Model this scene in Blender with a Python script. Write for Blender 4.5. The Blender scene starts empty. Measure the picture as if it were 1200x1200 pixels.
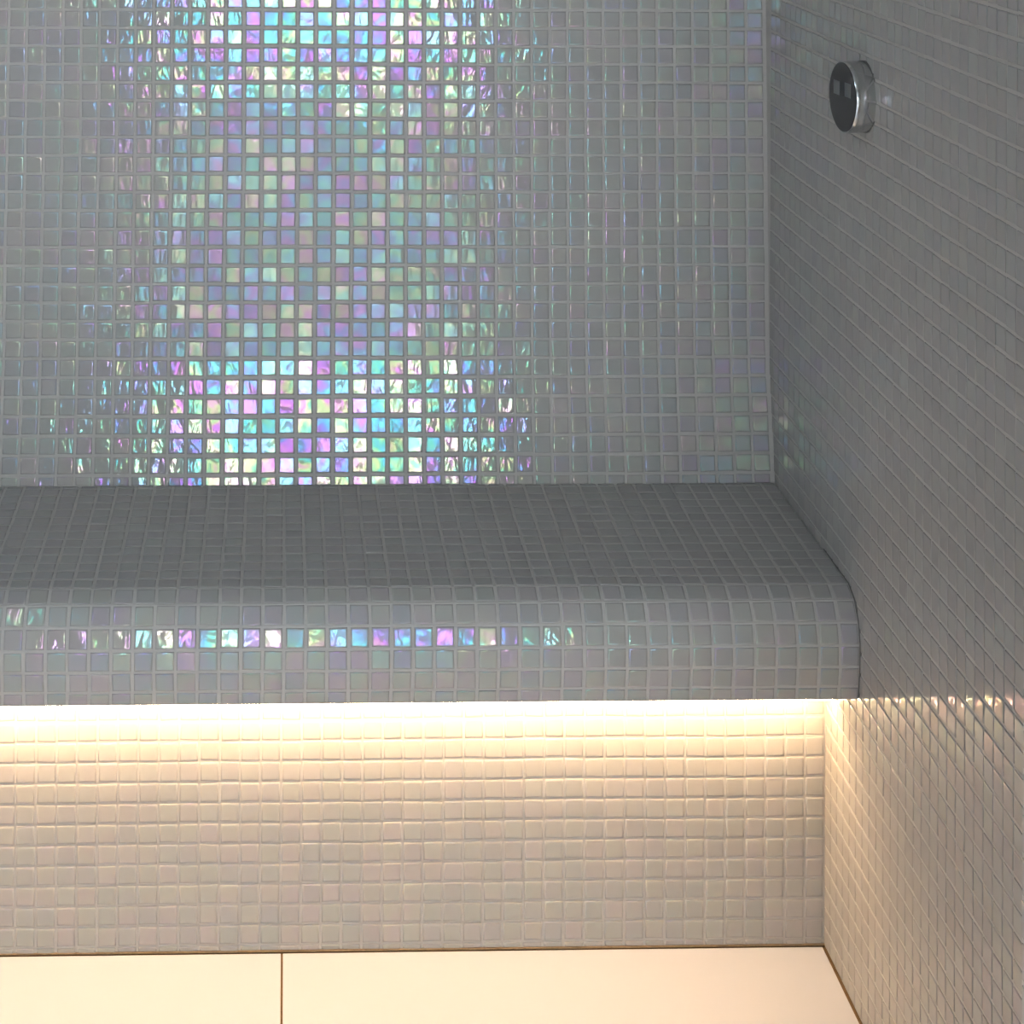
import bpy, math, random
import numpy as np
from mathutils import Matrix, Vector
random.seed(7)
rng = np.random.default_rng(7)
S = bpy.context.scene
C = S.collection
# ------------------------------------------------------------------ camera
F, PPX, PPY, YAW, ROLL, H = 2253.9, 403.2, -240.6, -0.02915, -0.00528, 1.2531
cam_data = bpy.data.cameras.new('camera')
cam_data.sensor_width = 36.0
cam_data.lens = F / 1200 * 36
cam_data.shift_x = (600 - PPX) / 1200
cam_data.shift_y = -(600 - PPY) / 1200
cam_data.clip_start = 0.02
cam = bpy.data.objects.new('camera', cam_data)
C.objects.link(cam)
cam.matrix_world = (Matrix.Translation((0, 0, H)) @ Matrix.Rotation(YAW, 4, 'Z')
                    @ Matrix.Rotation(math.pi / 2, 4, 'X') @ Matrix.Rotation(-ROLL, 4, 'Z'))
S.camera = cam
# ------------------------------------------------------------------ world and exposure
world = bpy.data.worlds.new('world')
S.world = world
world.use_nodes = True
world.node_tree.nodes['Background'].inputs[0].default_value = (0.5, 0.55, 0.6, 1)
world.node_tree.nodes['Background'].inputs[1].default_value = 0.3
S.view_settings.view_transform = 'Standard'
S.view_settings.look = 'None'
S.view_settings.exposure = 0.0
S.view_settings.gamma = 1.0
S.view_settings.use_curve_mapping = False
# ------------------------------------------------------------------ light levels
LED = 69.0            # LED strip under the bench
WINDOW = 14.0          # daylight through the hallway window
HALL = 430.0           # added light that brightens the hallway floor and walls (W)
ROOM = 7.5            # added dim fill light inside the steam room (W)


def area(name, loc, size, size_y, watts, color, rot=(0, 0, 0)):
    d = bpy.data.lights.new(name, 'AREA')
    d.shape = 'RECTANGLE'
    d.size, d.size_y = size, size_y
    d.energy = watts
    d.color = color
    o = bpy.data.objects.new(name, d)
    o.location = loc
    o.rotation_euler = rot
    C.objects.link(o)
    return o


area('hall_fill', (0.08, -0.75, 2.36), 1.3, 0.35, HALL, (0.92, 0.96, 1.0))  # added, unseen: brightens the hallway that the tiles mirror
area('room_fill', (-0.85, 0.9, 2.165), 0.5, 0.5, ROOM, (0.70, 0.86, 1.0))  # added, unseen: lifts the back wall and the seat

# ------------------------------------------------------------------ materials


def new_mat(name):
    m = bpy.data.materials.new(name)
    m.use_nodes = True
    nt = m.node_tree
    b = nt.nodes['Principled BSDF']
    return m, nt, b


def plain(name, col, rough=0.5, metal=0.0, noise=0.0, scale=40.0, bump=0.0):
    m, nt, b = new_mat(name)
    b.inputs['Base Color'].default_value = (*col, 1)
    b.inputs['Roughness'].default_value = rough
    b.inputs['Metallic'].default_value = metal
    if noise or bump:
        g = nt.nodes.new('ShaderNodeNewGeometry')
        n = nt.nodes.new('ShaderNodeTexNoise')
        n.inputs['Scale'].default_value = scale
        n.inputs['Detail'].default_value = 4
        nt.links.new(g.outputs['Position'], n.inputs['Vector'])
        r = nt.nodes.new('ShaderNodeMapRange')
        r.inputs['To Min'].default_value = 1 - noise
        r.inputs['To Max'].default_value = 1 + noise
        nt.links.new(n.outputs['Fac'], r.inputs['Value'])
        mx = nt.nodes.new('ShaderNodeVectorMath')
        mx.operation = 'SCALE'
        mx.inputs[0].default_value = col
        nt.links.new(r.outputs['Result'], mx.inputs['Scale'])
        nt.links.new(mx.outputs['Vector'], b.inputs['Base Color'])
        if bump:
            bp = nt.nodes.new('ShaderNodeBump')
            bp.inputs['Distance'].default_value = bump
            nt.links.new(n.outputs['Fac'], bp.inputs['Height'])
            nt.links.new(bp.outputs['Normal'], b.inputs['Normal'])
    return m


def emitter(name, col, strength):
    m, nt, b = new_mat(name)
    b.inputs['Base Color'].default_value = (0.8, 0.8, 0.8, 1)
    b.inputs['Emission Color'].default_value = (*col, 1)
    b.inputs['Emission Strength'].default_value = strength
    return m


def iridescent(name='iridescent_glass_tile', coat=1.0):
    """glossy pearl glass: off-white body under a thin coating whose colour differs tile by tile"""
    m, nt, b = new_mat(name)
    N, L = nt.nodes.new, nt.links.new
    geo = N('ShaderNodeNewGeometry')
    oi = N('ShaderNodeObjectInfo')
    at = N('ShaderNodeAttribute')
    at.attribute_name = 'tint'

    def math_(op, a, bb=None, cc=None):
        n = N('ShaderNodeMath')
        n.operation = op
        for i, v in enumerate((a, bb, cc)):
            if v is None:
                continue
            if isinstance(v, (int, float)):
                n.inputs[i].default_value = v
            else:
                L(v, n.inputs[i])
        return n.outputs[0]
    rnd = math_('FRACT', math_('ADD', at.outputs['Fac'], oi.outputs['Random']))
    rnd2 = math_('FRACT', math_('MULTIPLY', rnd, 17.31))
    # swirl of the coating inside a tile
    sh = N('ShaderNodeCombineXYZ')
    L(math_('MULTIPLY', rnd, 9.0), sh.inputs[0])
    L(math_('MULTIPLY', rnd2, 9.0), sh.inputs[1])
    va = N('ShaderNodeVectorMath')
    va.operation = 'ADD'
    L(geo.outputs['Position'], va.inputs[0])
    L(sh.outputs[0], va.inputs[1])
    nz = N('ShaderNodeTexNoise')
    nz.inputs['Scale'].default_value = 55
    nz.inputs['Detail'].default_value = 2
    nz.inputs['Distortion'].default_value = 0.6
    L(va.outputs[0], nz.inputs['Vector'])
    lw = N('ShaderNodeLayerWeight')
    lw.inputs['Blend'].default_value = 0.5
    # phase of the interference colour
    ph = math_('ADD', math_('ADD', math_('MULTIPLY', rnd, 0.80), math_('MULTIPLY', nz.outputs['Fac'], 1.15)),
               math_('MULTIPLY', lw.outputs['Facing'], 1.1))
    ramp = N('ShaderNodeValToRGB')
    cr = ramp.color_ramp
    cr.interpolation = 'B_SPLINE'
    stops = [(0.0, (0.03, 0.80, 0.70)), (0.13, (0.15, 0.92, 0.45)), (0.25, (0.85, 1.0, 0.25)),
             (0.36, (1.0, 0.50, 0.55)), (0.50, (1.0, 0.12, 1.0)), (0.64, (0.50, 0.15, 1.0)),
             (0.76, (0.08, 0.28, 1.0)), (0.89, (0.03, 0.70, 1.0)), (1.0, (0.03, 0.80, 0.70))]
    while len(cr.elements) > 1:
        cr.elements.remove(cr.elements[-1])
    cr.elements[0].position, cr.elements[0].color = 0.0, (*stops[0][1], 1)
    for p, c in stops[1:]:
        e = cr.elements.new(p)
        e.color = (*c, 1)
    L(math_('FRACT', ph), ramp.inputs['Fac'])
    # paler coat on some tiles
    mixc = N('ShaderNodeMix')
    mixc.data_type = 'RGBA'
    L(math_('MULTIPLY', math_('POWER', rnd2, 1.5), 0.4), mixc.inputs['Factor'])
    L(ramp.outputs['Color'], mixc.inputs['A'])
    mixc.inputs['B'].default_value = (0.80, 0.80, 0.84, 1)
    # wavy surface
    mp = N('ShaderNodeMapping')
    mp.inputs['Scale'].default_value = (1.0, 1.0, 0.45)
    L(va.outputs[0], mp.inputs['Vector'])
    n1 = N('ShaderNodeTexNoise')
    n1.inputs['Scale'].default_value = 75
    n1.inputs['Detail'].default_value = 2.0
    n1.inputs['Roughness'].default_value = 0.55
    n1.inputs['Distortion'].default_value = 0.5
    L(mp.outputs[0], n1.inputs['Vector'])
    bp = N('ShaderNodeBump')
    bp.inputs['Strength'].default_value = 1.0
    bp.inputs['Distance'].default_value = 0.00074
    L(n1.outputs['Fac'], bp.inputs['Height'])
    # body
    colr = N('ShaderNodeMix')
    colr.data_type = 'RGBA'
    L(rnd, colr.inputs['Factor'])
    colr.inputs['A'].default_value = (0.376, 0.361, 0.336, 1)
    colr.inputs['B'].default_value = (0.396, 0.381, 0.354, 1)
    L(colr.outputs['Result'], b.inputs['Base Color'])
    b.inputs['Roughness'].default_value = 0.55
    b.inputs['Specular IOR Level'].default_value = 0.2
    gl = N('ShaderNodeBsdfGlossy')
    gl.inputs['Roughness'].default_value = 0.06
    pale = N('ShaderNodeMix')                        # the sheen turns white at grazing angles
    pale.data_type = 'RGBA'
    L(math_('MINIMUM', math_('MULTIPLY', math_('POWER', lw.outputs['Facing'], 1.6), 1.3), 0.9), pale.inputs['Factor'])
    L(mixc.outputs['Result'], pale.inputs['A'])
    pale.inputs['B'].default_value = (0.85, 0.84, 0.82, 1)
    L(pale.outputs['Result'], gl.inputs['Color'])
    L(bp.outputs['Normal'], gl.inputs['Normal'])
    fr = N('ShaderNodeFresnel')
    fr.inputs['IOR'].default_value = 1.45
    # how strongly the coat of a tile mirrors varies from tile to tile
    k = math_('ADD', math_('MULTIPLY', math_('MULTIPLY', rnd2, nz.outputs['Fac']), 0.14 * coat), 0.032 * coat)
    fac = math_('MINIMUM', math_('ADD', k, math_('MULTIPLY', fr.outputs['Fac'], 0.28)), 0.85)
    ms = N('ShaderNodeMixShader')
    L(fac, ms.inputs['Fac'])
    L(b.outputs['BSDF'], ms.inputs[1])
    L(gl.outputs['BSDF'], ms.inputs[2])
    L(ms.outputs[0], nt.nodes['Material Output'].inputs['Surface'])
    return m


TILE = iridescent()
PEARL = iridescent('pearl_glass_tile', 0.35)     # the riser's tiles hardly shimmer
GROUT = plain('white_grout', (0.465, 0.445, 0.415), 0.9, noise=0.06, scale=220, bump=0.0003)
FLOOR = plain('cream_porcelain', (0.62, 0.625, 0.665), 0.30, noise=0.015, scale=9)
JOINT = plain('brown_floor_joint', (0.20, 0.12, 0.05), 0.9, noise=0.3, scale=150)
SCUM = plain('dirty_joint_line', (0.30, 0.20, 0.11), 0.9, noise=0.4, scale=260)
SILICONE_SHADE = plain('silicone_and_shadow_grey', (0.16, 0.15, 0.14), 0.7, noise=0.3, scale=200)  # bench sealant, also the ring painted as the control's shadow
PLASTER = plain('pale_plaster', (0.55, 0.55, 0.54), 0.8, noise=0.03, scale=6)
DARKWALL = plain('dim_stone_wall', (0.30, 0.30, 0.30), 0.6, noise=0.05, scale=6)
HALLFLOOR = plain('white_hall_floor', (0.85, 0.86, 0.87), 0.4, noise=0.02, scale=5)
HALLWALL = plain('grey_hall_paint', (0.86, 0.87, 0.88), 0.7, noise=0.02, scale=6)
METAL = plain('brushed_aluminium', (0.7, 0.7, 0.7), 0.35, 1.0)
CHROME = plain('chrome', (0.66, 0.68, 0.68), 0.17, 1.0)
BLACK = plain('dark_smoked_glass', (0.016, 0.016, 0.020), 0.25)
PAD = plain('pale_grey_pad', (0.12, 0.125, 0.13), 0.45)
LEDMAT = emitter('warm_led_diffuser', (1.0, 0.665, 0.37), LED)
GLASSMAT = emitter('daylit_frosted_pane', (0.80, 0.90, 1.0), WINDOW)
FRAME = plain('white_window_frame', (0.75, 0.75, 0.75), 0.4)

# ------------------------------------------------------------------ mesh helpers


def link_mesh(name, verts, faces, mat, parent=None, smooth=False):
    me = bpy.data.meshes.new(name)
    me.from_pydata([tuple(v) for v in verts], [], faces)
    me.materials.append(mat)
    if smooth:
        me.polygons.foreach_set('use_smooth', [True] * len(me.polygons))
    me.update()
    o = bpy.data.objects.new(name, me)
    C.objects.link(o)
    if parent:
        o.parent = parent
    return o


BOXF = [(0, 3, 2, 1), (4, 5, 6, 7), (0, 1, 5, 4), (1, 2, 6, 5), (2, 3, 7, 6), (3, 0, 4, 7)]


def box_geo(x0, x1, y0, y1, z0, z1, base=0):
    v = [(x0, y0, z0), (x1, y0, z0), (x1, y1, z0), (x0, y1, z0), (x0, y0, z1), (x1, y0, z1), (x1, y1, z1), (x0, y1, z1)]
    return v, [tuple(i + base for i in f) for f in BOXF]


def boxes(name, specs, mat, parent=None):
    V, Fc = [], []
    for s in specs:
        v, f = box_geo(*s, base=len(V))
        V += v
        Fc += f
    return link_mesh(name, V, Fc, mat, parent)


def extrude_x(name, prof, xfun0, xfun1, mat, parent=None):
    """closed profile of (y, z), extruded between two x(y) limits"""
    n = len(prof)
    V = [(xfun0(y), y, z) for y, z in prof] + [(xfun1(y), y, z) for y, z in prof]
    Fc = [(i, (i + 1) % n, n + (i + 1) % n, n + i) for i in range(n)]
    Fc += [tuple(range(n - 1, -1, -1)), tuple(range(n, 2 * n))]
    return link_mesh(name, V, Fc, mat, parent)


def bevel(o, w, seg=2):
    m = o.modifiers.new('bevel', 'BEVEL')
    m.width = w
    m.segments = seg
    m.limit_method = 'ANGLE'


def structure(o):
    o['kind'] = 'structure'
    return o


# ------------------------------------------------------------------ tiles
P = 0.022          # mosaic pitch
TW = 0.0188        # face of one tile
TH = 0.0010        # its thickness above the grout


def tile_rings(wu, wv, seed=None):
    hu, hv = wu / 2, wv / 2
    r = random.Random(seed)
    sk = [(r.uniform(-.00035, .00035), r.uniform(-.00035, .00035)) for _ in range(4)]
    tu, tv = r.gauss(0, 0.004), r.gauss(0, 0.004)
    rings = [(0.0, -0.0006), (0.0, TH - 0.0006), (0.00035, TH - 0.00024), (0.0018, TH)]
    V = []
    for ins, z in rings:
        for (su, sv), (du, dv) in zip(((-1, -1), (1, -1), (1, 1), (-1, 1)), sk):
            u, v = su * (hu - ins) + du, sv * (hv - ins) + dv
            V.append((u, v, z + (tu * u + tv * v if z > 0 else 0)))
    return V


TF = [(a * 4 + i, a * 4 + (i + 1) % 4, a * 4 + 4 + (i + 1) % 4, a * 4 + 4 + i) for a in range(3) for i in range(4)] + [(12, 13, 14, 15)]
SMOOTH = [False] * 4 + [True] * 8 + [False]      # flat face, rounded rim
NV = 32
VARV = [tile_rings(TW, TW, s) for s in range(NV)]
VARM = {TILE.name: [], PEARL.name: []}
for s, tm in [(s, tm) for tm in (TILE, PEARL) for s in range(NV)]:
    me = bpy.data.meshes.new('tile')
    me.from_pydata(VARV[s], [], TF)
    me.materials.append(tm)
    me.polygons.foreach_set('use_smooth', SMOOTH)
    a = me.attributes.new('tint', 'FLOAT', 'FACE')
    a.data.foreach_set('value', [s / NV] * len(TF))
    me.update()
    VARM[tm.name].append(me)


CI = cam.matrix_world.inverted()


def project(p):
    q = CI @ Vector(p)
    if q.z > -0.05:
        return None
    return (PPX + F * q.x / -q.z, PPY - F * q.y / -q.z)


def tile_field(parent, tiles, limit=300, mat=TILE):
    """tiles: list of (centre, u, v, n, wu, wv, priority); the `limit` largest in view become objects"""
    scored = []
    for k, t in enumerate(tiles):
        c, u, v, n, wu, wv, pr = t
        a = project(Vector(c) - u * wu / 2)
        b = project(Vector(c) + u * wu / 2)
        d = project(Vector(c) - v * wv / 2)
        e = project(Vector(c) + v * wv / 2)
        s = -1.0
        if a and b and d and e:
            cx, cy = (a[0] + b[0]) / 2, (a[1] + b[1]) / 2
            if 2 < cx < 1198 and 2 < cy < 1198 and pr > 0:
                s = abs((b[0] - a[0]) * (e[1] - d[1]) - (b[1] - a[1]) * (e[0] - d[0])) * pr
        scored.append((s, k))
    scored.sort(reverse=True)
    single = {k for s, k in scored[:limit] if s > 0}
    V, Fc, tint = [], [], []
    for k, (c, u, v, n, wu, wv, pr) in enumerate(tiles):
        i = random.randrange(NV)
        ang = random.gauss(0, 0.006)
        ju, jv = random.gauss(0, 0.00018), random.gauss(0, 0.00018)
        uu = (u + v * ang).normalized()
        vv = n.cross(uu)
        cc = Vector(c) + u * ju + v * jv + n * random.gauss(0, 0.00010)
        M = Matrix(((uu.x * wu / TW, vv.x * wv / TW, n.x, cc.x), (uu.y * wu / TW, vv.y * wv / TW, n.y, cc.y),
                    (uu.z * wu / TW, vv.z * wv / TW, n.z, cc.z), (0, 0, 0, 1)))
        if k in single:
            o = bpy.data.objects.new('tile', VARM[mat.name][i])
            o.parent = parent
            o.matrix_local = M
            C.objects.link(o)
        else:
            b = len(V)
            V += [M @ Vector(p) for p in VARV[i]]
            Fc += [tuple(b + q for q in f) for f in TF]
            tint += [random.random()] * len(TF)
    if V:
        me = bpy.data.meshes.new('mosaic')
        me.from_pydata([tuple(p) for p in V], [], Fc)
        me.materials.append(mat)
        me.polygons.foreach_set('use_smooth', SMOOTH * (len(Fc) // 13))
        a = me.attributes.new('tint', 'FLOAT', 'FACE')
        a.data.foreach_set('value', tint)
        me.update()
        o = bpy.data.objects.new('mosaic', me)
        o['kind'] = 'stuff'
        o.parent = parent
        C.objects.link(o)


def clip(c, w, lo, hi):
    """1-D clip of a tile centred c to [lo, hi]; returns (centre, width) or None"""
    a, b = max(c - w / 2, lo), min(c + w / 2, hi)
    if b - a < 0.004:
        return None
    return (a + b) / 2, b - a


X = Vector((1, 0, 0))
Z = Vector((0, 0, 1))
XL, ZTOP = -1.55, 2.2
SEAT = 0.428


def lean(z):
    """slope of the back wall: it leans back a little and sweeps forward like a backrest above the seat"""
    t = min(max((z - 0.555) / 0.06, 0.0), 1.0)
    t = t * t * (3 - 2 * t)
    low = 12.6 - 2.2 * min(1.0, (z - SEAT) / .13)
    return math.tan(math.radians(low + (3.4 - low) * t))


ZT = [SEAT + .002 * k for k in range(900)]
YT = [2.296]
for z_ in ZT[1:]:
    YT.append(YT[-1] + .002 * lean(z_ - .001))


def yback(z):
    if z <= SEAT:
        return YT[0] - (SEAT - z) * .05
    f = (z - SEAT) / .002
    k_ = min(int(f), len(YT) - 2)
    return YT[k_] + (YT[k_ + 1] - YT[k_]) * (f - k_)


def xright(y):
    return 0.5900 + 0.010 * (2.302 - y)


def wob(i, j, amp=0.0006):
    """slow waviness of the mosaic sheets plus a small jog where two sheets meet"""
    return amp * (math.sin(i * 0.31 + j * 0.13) * 0.6 + math.sin(j * 0.41 + 1.3) * 0.3 + (((i // 14) * 7919) % 5 - 2) * 0.22)


# ------------------------------------------------------------------ wall_back
wall_back = structure(extrude_x('wall_back', [(yback(ZTOP) + .1, 0), (yback(ZTOP) + .1, ZTOP), (yback(ZTOP), ZTOP)]
                                + [(yback(z), z) for z in (1.4, .8, .63, .61, .59, .57, .55, .53, .51, .49, .47, .45, .428, 0)],
                                lambda y: XL - .1, lambda y: 0.66, GROUT))
tiles = []
for i in range(-95, 5):
    for j in range(-1, 82):
        zc = 0.440 + P * (j + .5)
        cz = clip(zc, TW, SEAT + 0.0005, ZTOP)
        xc = 0.4979 + P * (i + .5)
        cx = clip(xc + wob(j, i, .0004), TW, XL, xright(2.3) - 0.0022)
        if not cz or not cx:
            continue
        z = cz[0] + wob(i, j, .0005)
        ys = Vector((0, lean(z), 1)).normalized()
        tiles.append(((cx[0], yback(z), z), X, ys, X.cross(ys), cx[1], cz[1], 1.0))
tile_field(wall_back, tiles)

# ------------------------------------------------------------------ wall_right
WD = Vector((-0.010, 1, 0)).normalized()        # along the wall, into the depth
nr = Vector((-1, -0.010, 0)).normalized()
V = [(xright(-.6), -.6, 0), (xright(2.6), 2.6, 0), (.85, 2.6, 0), (.85, -.6, 0)]
V += [(a, b, ZTOP) for a, b, c in V]
wall_right = structure(link_mesh('wall_right', V, [(0, 1, 2, 3), (7, 6, 5, 4), (0, 4, 5, 1), (1, 5, 6, 2), (2, 6, 7, 3), (3, 7, 4, 0)], GROUT))

# bench nose profile: seat top line, then one tile per segment round the front
YN, ZN = 2.001, SEAT
prof = [(YN, ZN)]
angs = [22, 51, 72, 90, 99, 99]
lens_ = [P, P, P, P, P, .0145]
for a_, l_ in zip(angs, lens_):
    y, z = prof[-1]
    prof.append((y - l_ * math.cos(math.radians(a_)), z - l_ * math.sin(math.radians(a_))))
YR = 2.084                                        # riser plane


def inside_bench(y, z):
    if y > YR:
        return z < SEAT
    if z > SEAT or z < prof[-1][1]:
        return False
    for (y0, z0), (y1, z1) in zip(prof, prof[1:]):
        if z1 <= z <= z0:
            return y > y0 + (y1 - y0) * (z - z0) / (z1 - z0) + 0.012
    return False


tiles = []
KX, KY, KZ = 0.385, 0.60, 0.99                   # pilaster: face x, near y, far y
for i in range(-45, 16):
    for j in range(-20, 82):
        yc = 1.9724 + P * (i + .5)
        zc = 0.440 + P * (j + .5)
        if inside_bench(yc, zc) or yc < KZ - .02:
            continue
        cz = clip(zc, TW, 0.0025, ZTOP)
        cy = clip(yc, .0200, KZ, yback(zc) - .001)
        if not cz or not cy:
            continue
        y, z = cy[0] + wob(j, i, .0004), cz[0] + wob(i, j, .0006)
        tiles.append(((xright(y), y, z), WD, Z, WD.cross(Z), cy[1], cz[1], 1.0))
for q, t in enumerate(tiles):                     # face into the room
    n = t[1].cross(t[2])
    if n.x > 0:
        tiles[q] = (t[0], -t[1], t[2], nr, t[4], t[5], t[6])
tile_field(wall_right, tiles)

# ------------------------------------------------------------------ wall_pilaster (short return wall at the right edge)
wall_pilaster = structure(boxes('wall_pilaster', [(KX, .62, KY, KZ, 0, ZTOP)], GROUT))
tiles = []
for i in range(17):
    for j in range(-20, 82):
        y = KZ - .0015 - TW / 2 - P * i
        cz = clip(0.440 + P * (j + .5), TW, .0025, ZTOP)
        if cz:
            tiles.append(((KX, y, cz[0]), Vector((0, -1, 0)), Z, Vector((-1, 0, 0)), TW, cz[1], 1.0))
tile_field(wall_pilaster, tiles)

# ------------------------------------------------------------------ wall_lower: the riser below the bench
wall_lower = structure(extrude_x('wall_lower', [(YR, 0), (YR + .08, 0), (YR + .08, 0.3237), (YR, 0.3237)], lambda y: XL - .05, lambda y: 0.63, GROUT))
tiles = []
for i in range(-60, 42):
    for j in range(-12, 3):
        zc = 0.2505 + P * 1.003 * (j + .5)
        cz = clip(zc, .0196, 0.0018, 0.283)
        cx = clip(-0.288 + P * (i + .5) + wob(j, i, .0004), .0194, XL, xright(YR) - .0022)
        if cz and cx:
            tiles.append(((cx[0], YR, cz[0] + wob(i, j, .0006)), X, Z, Vector((0, -1, 0)), cx[1], cz[1], 1.0))
tile_field(wall_lower, tiles, mat=PEARL)
boxes('sealant_line', [(XL, xright(YR), YR - .0018, YR + .001, 0.0, 0.0016)], SCUM, wall_lower)

# ------------------------------------------------------------------ bench (tiled seat with a rounded front)
bench = bpy.data.objects.new('bench', None)
bench.location = (-0.4, 2.15, SEAT - .1)
bench['label'] = 'pale mosaic-tiled bench with a rounded front edge running along the back wall'
bench['category'] = 'bench'
C.objects.link(bench)


def to_bench(o):
    o.parent = bench
    o.matrix_parent_inverse = Matrix.Translation(-Vector(bench.location))
    return o


bot = prof[-1][1]
body = [(yback(SEAT) - .002, bot), (yback(SEAT) - .002, SEAT)] + prof + [(prof[-1][0] + .004, bot - .0006)]
seat = to_bench(extrude_x('seat_slab', body, lambda y: XL, lambda y: xright(y) - .0015, GROUT))
tiles = []
BL = Vector(bench.location)
for i in range(-60, 42):
    for j in range(14):                           # seat top
        yc = YN + P * (j + .5)
        cy = clip(yc, TW, YN, yback(SEAT) - .001)
        cx = clip(-0.286 + P * (i + .5) + wob(j, i, .0004), TW, XL, xright(yc) - .0022)
        if cx and cy:
            tiles.append((Vector((cx[0], cy[0] , SEAT)) - BL, X, Vector((0, 1, 0)), Z, cx[1], cy[1], 1.0))
    for s, ((y0, z0), (y1, z1)) in enumerate(zip(prof, prof[1:])):
        d = Vector((0, y0 - y1, z0 - z1))         # pointing up / back
        ln = d.length
        d.normalize()
        cx = clip(-0.286 + P * (i + .5) + wob(s + 20, i, .0004), TW, XL, xright(y0) - .0022)
        if cx:
            c = Vector((cx[0], (y0 + y1) / 2, (z0 + z1) / 2)) - BL
            tiles.append((c, X, d, X.cross(d), cx[1], min(TW, ln - .0028), 1.0))


def bench_tiles():
    # project() needs world coordinates: shift, rank, then hand over in bench coordinates
    global CI
    keep = CI
    CI = keep @ Matrix.Translation(BL)
    tile_field(bench, tiles)
    CI = keep


bench_tiles()
# dark hairline of sealant where the curved end meets the right wall
pv, pf = [], []
line = [(y - .0015, z + .0018) for y, z in prof]
line = [(2.09, SEAT + .0022)] + line
for (y, z) in line:
    pv += [(xright(y) - .0022, y, z), (xright(y) + .002, y, z)]
for q in range(len(line) - 1):
    pf.append((2 * q, 2 * q + 1, 2 * q + 3, 2 * q + 2))
to_bench(link_mesh('sealant_line', pv, pf, SILICONE_SHADE))

# ------------------------------------------------------------------ LED strip under the bench
led = bpy.data.objects.new('led_strip', None)
led.location = (-0.48, 2.066, 0.30)
led['label'] = 'warm white LED strip glowing along the underside of the tiled bench'
led['category'] = 'light strip'
C.objects.link(led)
LL = Vector(led.location)
x0, x1 = XL + .02 - LL.x, xright(2.07) - .004 - LL.x
ch = boxes('channel', [(x0, x1, 2.041 - LL.y, 2.083 - LL.y, .2905 - LL.z, .3228 - LL.z)], METAL, led)
df = boxes('diffuser', [(x0, x1, 2.044 - LL.y, 2.055 - LL.y, .2858 - LL.z, .2905 - LL.z)], LEDMAT, led)

# ------------------------------------------------------------------ floor
floor = structure(boxes('floor', [(XL - .1, .85, -.37, 2.30, -.06, -0.0022)], JOINT))
TS = 0.60
FJ = -0.0005
fx = [0.0005 + FJ + TS * k for k in (-3, -2, -1, 0)]
tv = None
k = 0
gap = 0.0011
for xa in fx:
    for r in range(5):
        ya, yb = YR - .0024 - TS * (r + 1), YR - .0024 - TS * r
        xa_, xb_ = max(xa, XL), xa + TS
        ya = max(ya, -.35)
        if xb_ - xa_ < .01 or yb - ya < .01:
            continue
        # the tile against the right wall follows that wall
        last = xb_ > .55
        x1a = xright(ya) - .0032 if last else xb_ - gap
        x1b = xright(yb) - .0032 if last else xb_ - gap
        g = gap
        V = [(xa_ + g, ya + g, -.006), (x1a, ya + g, -.006), (x1b, yb - g, -.006), (xa_ + g, yb - g, -.006)]
        V += [(a, b, 0.0) for a, b, c in V]
        o = link_mesh('floor_tile', V, BOXF, FLOOR, floor)
        bevel(o, .0006, 2)

# ------------------------------------------------------------------ rest of the room
ceiling = structure(boxes('ceiling', [(XL - .1, .85, -.7, 2.7, ZTOP, ZTOP + .1)], PLASTER))
wall_left = structure(boxes('wall_left', [(XL - .1, XL, -.6, 2.45, 0, ZTOP)], PLASTER))
DX0, DX1, DT = -0.34, 0.50, 2.0
wall_front = structure(boxes('wall_front', [(XL - .1, DX0, -.45, -.35, 0, ZTOP), (DX1, .85, -.45, -.35, 0, ZTOP), (DX0, DX1, -.45, -.35, DT, ZTOP)], DARKWALL))
door_1 = structure(boxes('door_1', [(DX0, DX0 + .04, -.46, -.34, 0, DT), (DX1 - .04, DX1, -.46, -.34, 0, DT), (DX0, DX1, -.46, -.34, DT - .04, DT)], FRAME))
# hallway beyond the open doorway
HB, HX0, HX1 = -2.7, -1.5, 1.6
hall_floor = structure(boxes('floor_hall', [(HX0, HX1, HB, -.37, -.06, 0)], HALLFLOOR))
hall = structure(boxes('wall_hall_sides', [(HX0 - .1, HX0, HB, -.45, 0, 2.4), (HX1, HX1 + .1, HB, -.45, 0, 2.4)], DARKWALL))
hall_back = structure(boxes('wall_hall_back', [(HX0, HX1, HB - .1, HB, 0, .74), (HX0, -.9, HB - .1, HB, .74, 1.45), (1.1, HX1, HB - .1, HB, .74, 1.45),
                                               (HX0, HX1, HB - .1, HB, 1.45, 2.4)], HALLWALL))
hall_ceiling = structure(boxes('ceiling_hall', [(HX0 - .1, HX1 + .1, HB - .1, -.35, 2.4, 2.5)], DARKWALL))
window_1 = structure(boxes('window_1', [(-.9, -.86, HB - .08, HB + .02, .74, 1.45), (1.06, 1.1, HB - .08, HB + .02, .74, 1.45),
                                        (-.9, 1.1, HB - .08, HB + .02, .74, .78), (-.9, 1.1, HB - .08, HB + .02, 1.41, 1.45),
                                        (.08, .12, HB - .08, HB + .02, .78, 1.41)], FRAME))
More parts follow.
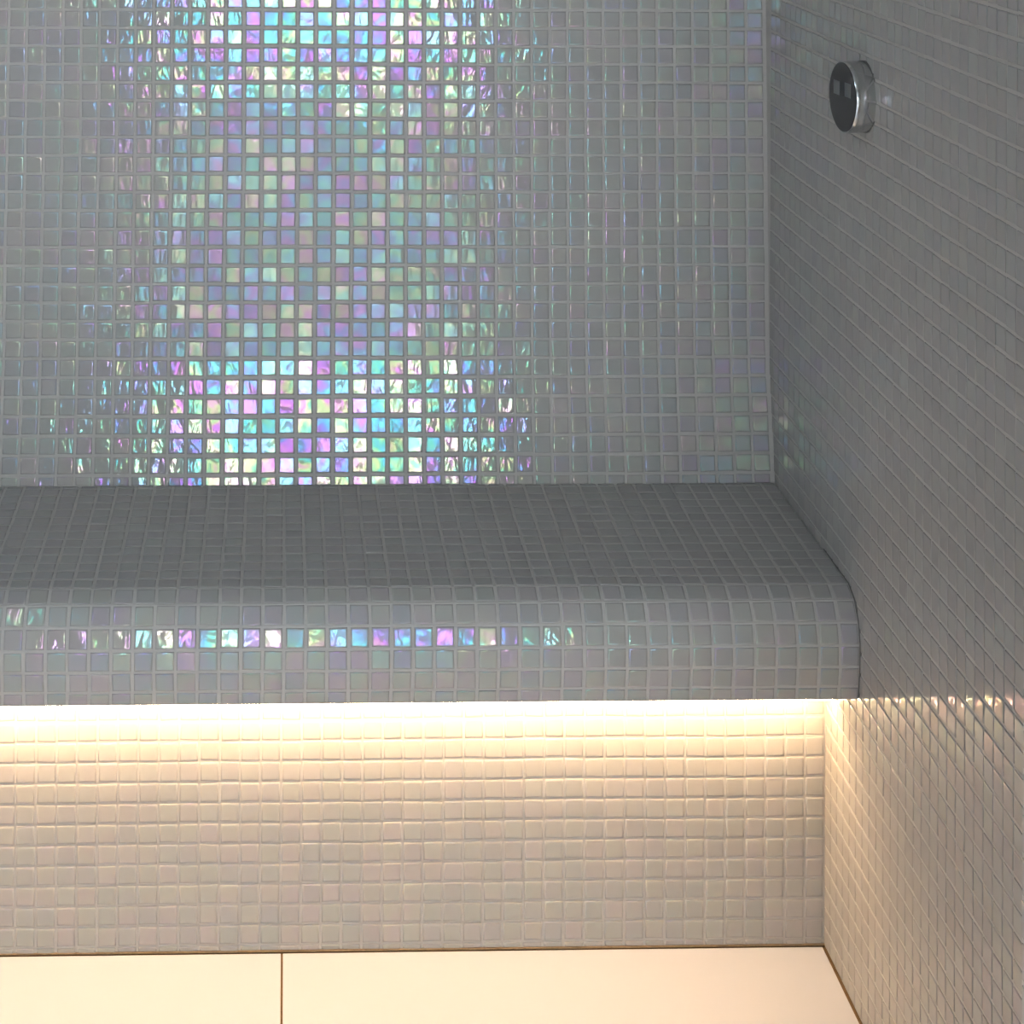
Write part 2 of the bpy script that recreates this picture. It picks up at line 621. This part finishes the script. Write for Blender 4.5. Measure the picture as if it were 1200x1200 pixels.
for a_, b_ in ((-.86, .08), (.12, 1.06)):
    boxes('pane', [(a_, b_, HB - .05, HB - .03, .78, 1.41)], GLASSMAT, window_1)

# ------------------------------------------------------------------ round chrome control on the right wall
ctl = bpy.data.objects.new('wall_control', None)
cy_, cz_ = 1.955, 0.9465
TILT = math.radians(6)
M = Matrix.Translation((xright(cy_) - TH, cy_, cz_)) @ Matrix.Rotation(TILT, 4, 'Z') @ Matrix.Rotation(-math.pi / 2, 4, 'Y')
ctl.matrix_world = M
ctl['label'] = 'round chrome control with a dark face and two pale squares on the right wall'
ctl['category'] = 'control button'
C.objects.link(ctl)
R, T = 0.0365, 0.0235


def lathe(name, pts, mat, seg=64):
    V, Fc = [], []
    for r, h in pts:
        V += [(r * math.cos(2 * math.pi * q / seg), r * math.sin(2 * math.pi * q / seg), h) for q in range(seg)]
    for a in range(len(pts) - 1):
        for q in range(seg):
            Fc.append((a * seg + q, a * seg + (q + 1) % seg, (a + 1) * seg + (q + 1) % seg, (a + 1) * seg + q))
    Fc.append(tuple(range(seg - 1, -1, -1)))
    Fc.append(tuple((len(pts) - 1) * seg + q for q in range(seg)))
    o = link_mesh(name, V, Fc, mat, ctl, True)
    for p in list(o.data.polygons)[-2:]:
        p.use_smooth = False
    m = o.modifiers.new('es', 'EDGE_SPLIT')
    m.split_angle = math.radians(40)
    return o


lathe('housing', [(R - .001, -.004), (R - .0008, .0012), (R, .0022), (R, T - .001), (R - .0008, T)], CHROME)
lathe('shadow_ring', [(R + .0004, -.003), (R + .0004, .0022), (R - .002, .0024)], SILICONE_SHADE)  # dark ring painted in as the shadow round the housing's base
lathe('face_plate', [(R - .0012, T - .001), (R - .0012, T + .0002), (R - .0020, T + .0006)], BLACK)
# pads: local x is down, local y is depth axis
for dy, dx in ((+.0140, .0078), (-.0150, .0088)):
    w = .0072
    v, f = box_geo(dx * 1.0 - w, dx + w, dy - w * 1.1, dy + w * 1.1, T + .0003, T + .0012)
    o = link_mesh('touch_pad', v, f, PAD, ctl)
    bevel(o, .0016, 3)
